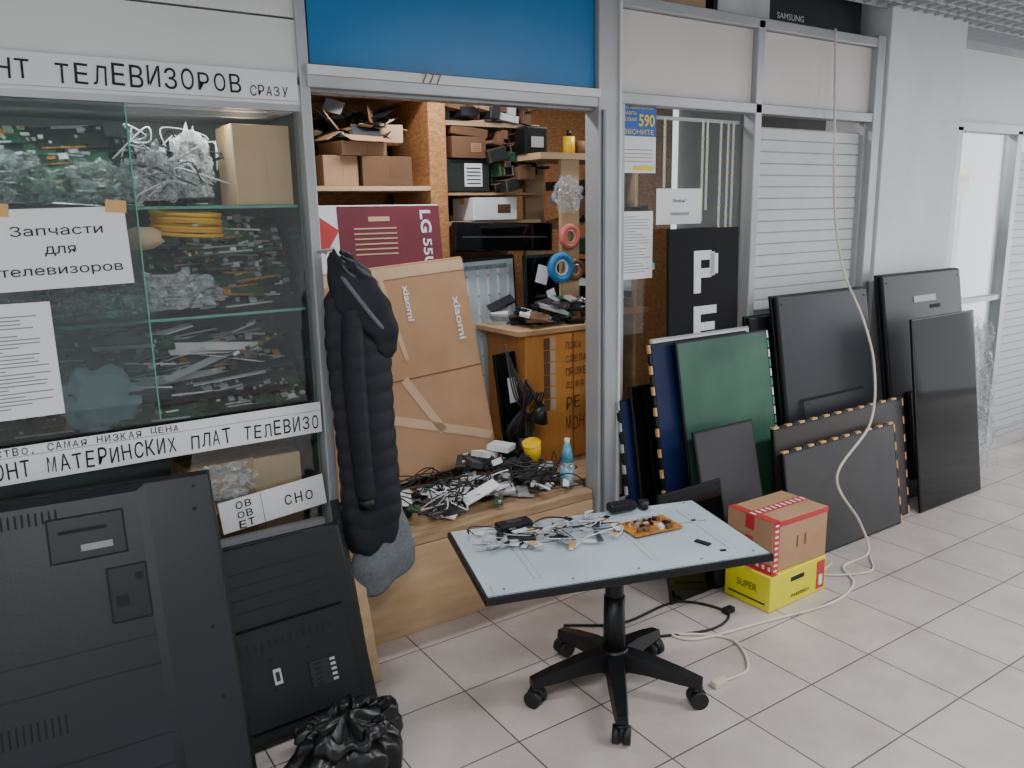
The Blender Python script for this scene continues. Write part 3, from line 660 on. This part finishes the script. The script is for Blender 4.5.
# ------------------------------------------------------------------ table made of a screen on an office-chair base
b=B()
cx,cy=1.63,-.74
for k in range(5):
    a=rad(90+72*k-0); d=Vector((math.cos(a),math.sin(a),0)); c0=Vector((cx,cy,0))
    n=Vector((-d.y,d.x,0))
    rings=[]
    for r,z,w,hh in ((.03,.135,.036,.038),(.12,.126,.031,.033),(.22,.105,.026,.026),(.295,.088,.020,.017)):
        p=c0+d*r; rings.append([p+n*w+Vector((0,0,z-hh)),p+n*w*.75+Vector((0,0,z+hh*.6)),p-n*w*.75+Vector((0,0,z+hh*.6)),p-n*w+Vector((0,0,z-hh))])
    b.loft(rings,'blk',smooth=False)
    p=c0+d*.28; b.cyl((p.x,p.y,.068),.008,.03,'silver'); wa=a+.7*k
    wd=Vector((math.cos(wa),math.sin(wa),0))
    for s_ in (-1,1):
        q=p+wd*s_*.017; b.cyl((q.x,q.y,.029),.029,.022,'rub',(math.pi/2,0,wa+math.pi/2),24)
    b.cyl((p.x,p.y,.038),.027,.014,'blk',(math.pi/2,0,wa+math.pi/2),24); b.cyl((p.x,p.y,.060),.018,.016,'blk')
b.cyl((cx,cy,.125),.056,.08,'blk',r2=.046); b.cyl((cx,cy,.25),.038,.20,'blk',r2=.035); b.cyl((cx,cy,.37),.031,.18,'blk')
b.box((cx,cy,.455),(.22,.18,.022),'blk',rot=(0,0,-.3),bev=.004); b.box((cx-.03,cy,.43),(.14,.10,.04),'blk',rot=(0,0,-.3),bev=.006)
b.tube([(cx,cy,.435),(cx+.16,cy-.05,.43),(cx+.2,cy-.06,.425)],.006,'blk')
TT=TR((1.662,-.646,.484),(0,0,rad(-17.3)))
b.box((0,0,0),(.975,.54,.024),'blk',bev=.004,M=TT)
b.box((0,.0,.0135),(.955,.52,.004),'steel',M=TT,bev=.001)
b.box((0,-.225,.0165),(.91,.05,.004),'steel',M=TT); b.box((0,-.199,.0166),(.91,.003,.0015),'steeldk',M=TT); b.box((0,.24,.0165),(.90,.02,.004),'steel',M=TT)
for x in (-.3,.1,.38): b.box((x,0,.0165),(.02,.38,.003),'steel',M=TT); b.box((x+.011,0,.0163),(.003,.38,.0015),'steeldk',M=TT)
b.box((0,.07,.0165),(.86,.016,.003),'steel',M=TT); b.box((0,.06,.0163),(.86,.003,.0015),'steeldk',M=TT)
for x in (-.42,-.2,.02,.24,.43):
    for y in (-.235,.235): b.cyl((x,y,.0195),.004,.003,'aludk',M=TT)
b.box((.31,-.12,.018),(.02,.055,.006),'blk',M=TT,rot=(0,0,.5)); b.box((.34,-.20,.018),(.02,.012,.006),'blk',M=TT)
b.done('screen_table')
TZ=TT@Matrix.Translation((0,0,.0195))
b=B()
b.box((.20,.06,.005),(.20,.13,.003),'pcbo',M=TZ,rot=(0,0,.15))
R=random.Random(3)
for i in range(34):
    b.box((.20+R.uniform(-.085,.085),.06+R.uniform(-.05,.05),.012),(R.uniform(.006,.022),R.uniform(.006,.018),R.uniform(.006,.018)),R.choice(['chip','silver','chip','wht','card2','pcbo','carddk','brownt']),M=TZ,rot=(0,0,.15))
b.done('power_circuit_board')
b=B()
b.box((-.26,.2,.016),(.13,.06,.03),'blk',M=TZ,rot=(0,0,.2),bev=.008); b.box((-.26,.2,.032),(.06,.03,.003),'grayp',M=TZ,rot=(0,0,.2))
b.tube([TZ@Vector(p) for p in spline([(-.2,.2,.01),(-.12,.24,.012),(-.05,.2,.008),(-.1,.14,.006),(-.18,.1,.006)],6)],.003,'bcable')
b.done('multimeter')
b=B()
b.box((-.27,.08,.012),(.10,.045,.022),'blk',M=TZ,rot=(0,0,-.2),bev=.008); b.cyl((-.33,.12,.014),.014,.03,'blk',M=TZ,rot=(0,math.pi/2,0)); b.done('screwdriver_bit_case')
b=B(); b.box((.17,.235,.02),(.11,.05,.034),'blk',M=TZ,rot=(0,0,.1),bev=.01); b.cyl((.26,.235,.016),.02,.03,'blk2',M=TZ); b.done('hair_clipper_case')
b=B()
for i in range(54):
    b.box((R.uniform(-.40,.10),R.uniform(-.02,.22),.004+.0003*i),(R.uniform(.02,.08),R.uniform(.006,.032),.003),R.choice(['wht','silver','lgray','grayp','wht','blk','filmg','wht','tape']),M=TZ,rot=(0,0,R.uniform(0,3)))
for k in range(14):
    c=Vector((R.uniform(-.38,.1),R.uniform(.0,.2),.018)); pts=[TZ@(c+Vector((R.uniform(-.09,.09),R.uniform(-.05,.05),R.uniform(-.004,.012)))) for _ in range(5)]
    b.tube(spline(pts,5),.002,R.choice(['wht','bcable','bcable','silver']),5)
b.done('electronics_scraps')
# ------------------------------------------------------------------ parcels
def parcel(name,x0,x1,y0,y1,z0,z1,m,kind,rz=0):
    b=B(); w,d,h=x1-x0,y1-y0,z1-z0; b.box((0,0,h/2),(w,d,h),m,bev=.003,seg=1)
    if kind=='brown':
        b.box((0,0,h+.0008),(w,.045,.0015),'red'); b.box((-w/2-.0008,0,h-.03),(.0015,.045,.06),'red'); b.box((w/2+.0008,0,h/2),(.0015,.045,h),'red')
        b.box((-w/2-.0008,-.0,.018),(.0015,d,.034),'red')
        b.box((-w/2+.02,0,h+.001),(.04,d,.0015),'red'); b.box((-w/2+.02,-d/2-.0008,h*.5),(.035,.0015,h),'red')
        b.box((0,-d/2-.0008,h-.012),(w,.0015,.022),'red')
        for i in range(11): b.box((-w*.45+i*w/11,0,h+.002),(.012,.028,.001),'paper')
        for i in range(8): b.box((-w/2-.0018,-d*.45+i*d/8,.018),(.001,.012,.018),'paper')
        for i in range(9): b.box((-w/2+.02,-d/2-.0018,.01+i*h/9),(.02,.001,.009),'paper')
        for x in (-.02,.03): b.box((x,-d/2-.0015,h*.5),(.008,.001,.05),'carddk')
        b.box((-w/2-.002,.0,h*.5),(.001,.04,.04),'red')
    else:
        b.box((w*.40,-d/2-.001,h*.5),(w*.14,.002,h*.8),'red'); b.box((w*.40,-d/2-.002,h*.35),(w*.07,.002,h*.3),'paper')
        b.box((-w*.03,-d/2-.001,h*.72),(.09,.002,.022),'void',bev=.0008); b.text('mastech',.12,.02,'ink',TR((-.05,-d/2-.003,.03))@FRONT,.01)
        b.text('SUPER',.10,.03,'ink',TR((-w/2-.002,.05,.07),(0,0,-math.pi/2))@FRONT,.0)
        b.box((-w/2-.001,0,.03),(.002,d*.8,.006),'ink'); b.box((0,0,h+.0008),(w,.04,.001),'tape')
        b.box((-w*.42,0,h+.001),(w*.1,d,.001),'red')
    return b.done(name,TR(((x0+x1)/2,(y0+y1)/2,z0),(0,0,rz)))
parcel('yellow_box',2.48,2.85,-.70,-.47,0.001,.155,'yel','yellow',.02)
parcel('cardboard_parcel',2.51,2.85,-.69,-.45,.157,.375,'card','brown',-.02)
# ------------------------------------------------------------------ cables
b=B()
P=[(3.64,-.03,2.45),(3.64,-.05,2.1),(3.62,-.10,1.6),(3.52,-.24,1.3),(3.46,-.40,1.08),(3.5,-.45,.85),(3.42,-.50,.6),(3.14,-.53,.40),(3.3,-.56,.15),(3.32,-.60,.008),(3.1,-.62,.006),(2.98,-.75,.006),(2.75,-.80,.006),(2.4,-.74,.006),(2.1,-.68,.006),(2.05,-.6,.006),(2.2,-.75,.006),(2.1,-.92,.006),(1.97,-.93,.006)]
b.tube(spline(P,10),.006,'cable',8); b.box((1.94,-.93,.012),(.06,.03,.022),'cable',bev=.004)
b.tube(spline([(3.3,-.62,.006),(3.15,-.72,.006),(2.96,-.62,.006),(3.1,-.56,.006)],8),.005,'cable',8)
b.done('white_extension_cable')
b=B(); b.tube(spline([(1.75,-.3,.006),(1.95,-.42,.006),(2.25,-.42,.006),(2.35,-.6,.006),(2.2,-.66,.006),(1.95,-.56,.006)],8),.005,'bcable',8); b.box((2.36,-.6,.012),(.05,.03,.022),'blk',bev=.004); b.done('black_power_cord')
# ------------------------------------------------------------------ jacket
b=B()
def ring(z,cx,cy,w,d,ph=0,puff=0,n=40,fold=.07):
    out=[]
    for k in range(n):
        t=2*math.pi*k/n; f=1+fold*math.sin(3*t+ph+z*3)+fold*.6*math.sin(5*t-ph*2+z*5)
        out.append(Vector((cx+math.cos(t)*w*f*(1+puff),cy+math.sin(t)*d*f*(1+puff),z+.012*math.sin(2*t+ph)+.006*math.sin(5*t+ph))))
    return out
def prof(K,z):
    for a,c in zip(K,K[1:]):
        if a[0]>=z>=c[0]:
            t=(a[0]-z)/(a[0]-c[0]); t=t*t*(3-2*t); return [a[i]+(c[i]-a[i])*t for i in range(1,len(a))]
    return list(K[-1][1:])
KB=[(1.38,1.015,-.08,.04,.03),(1.32,1.035,-.09,.085,.055),(1.18,1.05,-.09,.105,.07),(.9,1.05,-.09,.103,.07),(.6,1.055,-.09,.108,.068),(.48,1.06,-.088,.110,.062),(.43,1.06,-.085,.09,.05)]
rings=[]; z=1.38
while z>.43:
    p=prof(KB,z); rings.append(ring(z,*p,ph=1,puff=.07*abs(math.sin(math.pi*z/.068))**.5-.035,fold=.08)); z-=.0085
b.loft(rings,'coat')
rings=[]; z=.58; KG=[(.58,1.12,-.08,.05,.045),(.48,1.10,-.088,.088,.060),(.40,1.085,-.092,.112,.066),(.33,1.085,-.09,.112,.058),(.29,1.09,-.09,.098,.045)]
while z>.30:
    p=prof(KG,z); r_=ring(z,*p,ph=2,fold=.13)
    for v in r_: v.z+=(v.x-1.1)*.35*max(0,(.48-z)/.18)
    rings.append(r_); z-=.01
b.loft(rings,'coatg')
b.tube(spline([(1.10,-.06,1.05),(1.15,-.06,.85),(1.16,-.07,.62),(1.18,-.08,.46)],8),[.02]*8+[.026]*8+[.03]*9,'coatg',12,flat=.5)
def sleeve(P,r0,r1):
    pts=spline(P,26); n=len(pts); b.tube(pts,[(r0+(r1-r0)*i/n)*(1+.06*abs(math.sin(math.pi*i/6.5))**.5) for i in range(n)],'coat',20,flat=.7)
sleeve([(1.02,-.11,1.30),(1.005,-.14,1.15),(1.005,-.15,.9),(1.015,-.15,.66)],.055,.045)
b.tube([(1.015,-.15,.66),(1.017,-.15,.62)],[.042,.04],'blk',16,flat=.7)
KH=[(1.485,1.0,-.07,.02,.02),(1.46,1.015,-.08,.045,.04),(1.40,1.04,-.10,.075,.065),(1.32,1.065,-.11,.09,.075),(1.24,1.085,-.115,.088,.07),(1.17,1.105,-.12,.06,.045),(1.14,1.12,-.12,.03,.03)]
rings=[]; z=1.485
while z>1.14:
    p=prof(KH,z); rings.append(ring(z,*p,ph=.5,puff=.02*abs(math.sin(math.pi*z/.08))**.6,fold=.10)); z-=.008
b.loft(rings,'coat')
b.tube(spline([(1.0,-.05,1.44),(.99,-.15,1.40),(1.05,-.185,1.30),(1.12,-.165,1.22),(1.16,-.1,1.2)],8),.007,'coatg',10)
b.tube([(.96,-.01,1.49),(.99,-.08,1.50),(1.0,-.09,1.475)],.006,'silver',8)
b.done('hanging_jacket')
# ------------------------------------------------------------------ rubbish bag etc
b=B()
def bagring(z,r,amp,ph,cx=.72,cy=-.62,n=110):
    out=[]
    for k in range(n):
        t=2*math.pi*k/n; nn=noise.noise(Vector((math.cos(t)*2.2,math.sin(t)*2.2,z*9+ph)))
        f=1+amp*(.45*math.sin(9*t+z*12)+.35*math.sin(14*t-z*20+ph)+.25*math.sin(21*t+z*9))+.30*nn
        out.append(Vector((cx+math.cos(t)*r*f*1.15,cy+math.sin(t)*r*f*.85,max(.002,z+.025*noise.noise(Vector((math.cos(t)*3,math.sin(t)*3,z*14)))*min(1,z/.05)+.010*math.sin(5*t+ph)*min(1,z/.1)))))
    return out
K=[(.002,.120,.02),(.03,.145,.04),(.07,.148,.06),(.10,.135,.08),(.125,.11,.11),(.145,.085,.16),(.16,.075,.20),(.175,.085,.20),(.185,.105,.18),(.175,.12,.16),(.15,.125,.15)]
rings=[]
for (z0,r0,a0),(z1,r1,a1) in zip(K,K[1:]):
    for j in range(4):
        t=j/4; rings.append(bagring(z0+(z1-z0)*t,r0+(r1-r0)*t,a0+(a1-a0)*t,1.3))
# gathered inside of the mouth so the bag reads as tied-up rather than hollow
for zz,rr in ((.165,.09),(.17,.06),(.185,.03),(.19,.01)): rings.append(bagring(zz,rr,.15,1.3))
b.loft(rings,'bag',cap=True)
b.done('black_rubbish_bag')
b=B(); b.box((0,0,0),(.035,.02,.62),'ply'); b.done('wooden_batten',lean(.985,-.22,.62,-.035,.02,0,0))
b=B(); b.box((0,0,0),(.03,.01,.66),'pcbk')
for i in range(12): b.box((0,-.007,-.3+i*.05),(.012,.006,.02),'grayp')
b.done('circuit_board_strip',lean(.945,-.24,.66,-.035,.01))
# ------------------------------------------------------------------ lights
def fixture(x,y,e,sx=1.2,sy=.3,z=2.58):
    b=B(); b.box((x,y,z),(sx,sy,.05),'wht'); b.box((x,y,z-.027),(sx-.04,sy-.04,.004),'lamp'); b.done('ceiling_light_fixture')
    l=bpy.data.lights.new('lamp_area','AREA'); l.shape='RECTANGLE'; l.size=sx; l.size_y=sy; l.energy=e; l.color=(.96,.98,1)
    o=bpy.data.objects.new('ceiling_light_lamp',l); bpy.context.collection.objects.link(o); o.location=(x,y,z-.035)
fixture(.2,-2.6,48); fixture(2.8,-2.2,46); fixture(5.4,-2.4,72); fixture(-1.8,-2.6,30)
fixture(1.7,.45,13,.6,.12,2.39); fixture(3.0,.5,9,.5,.1,2.39); fixture(5.3,.5,30,.6,.1,2.40)
b=B(); b.box((.1,.09,1.925),(1.5,.03,.014),'alu'); b.done('added_fill_bar')  # invented bar to carry the added fill light; the cabinet has no lamp
l=bpy.data.lights.new('cabinet_fill_area','AREA'); l.shape='RECTANGLE'; l.size=1.4; l.size_y=.03; l.energy=3.5; l.color=(.95,1,.98)  # added fill light, only to brighten the cabinet contents
o=bpy.data.objects.new('added_cabinet_fill',l); bpy.context.collection.objects.link(o); o.location=(.1,.08,1.912); o.rotation_euler=(.35,0,0)
l=bpy.data.lights.new('daylight','AREA'); l.shape='RECTANGLE'; l.size=3.5; l.size_y=2.4; l.energy=165; l.color=(.92,.96,1)
o=bpy.data.objects.new('daylight_entrance',l); bpy.context.collection.objects.link(o); o.location=(11,-2.4,1.3); o.rotation_euler=(0,math.pi/2,0)
w=bpy.data.worlds.new("world"); bpy.context.scene.world=w; w.use_nodes=True
bg=w.node_tree.nodes['Background']; bg.inputs[0].default_value=(.88,.94,1,1); bg.inputs[1].default_value=1.35
# ------------------------------------------------------------------ camera
F=800.;P_=rad(12);A=rad(56.5);R_=rad(1.2)
fw=Vector((math.cos(P_)*math.cos(A),math.cos(P_)*math.sin(A),-math.sin(P_)))
rt=fw.cross(Vector((0,0,1))).normalized(); up=rt.cross(fw)
r2=rt*math.cos(R_)-up*math.sin(R_); u2=up*math.cos(R_)+rt*math.sin(R_)
cam=bpy.data.cameras.new("camera"); co=bpy.data.objects.new("camera",cam); bpy.context.collection.objects.link(co)
cam.lens=36*F/1024; cam.sensor_width=36; cam.clip_start=.05
Mx=Matrix((r2,u2,-fw)).transposed().to_4x4(); Mx.translation=Vector((0,-2.611,1.6))
co.matrix_world=Mx; bpy.context.scene.camera=co
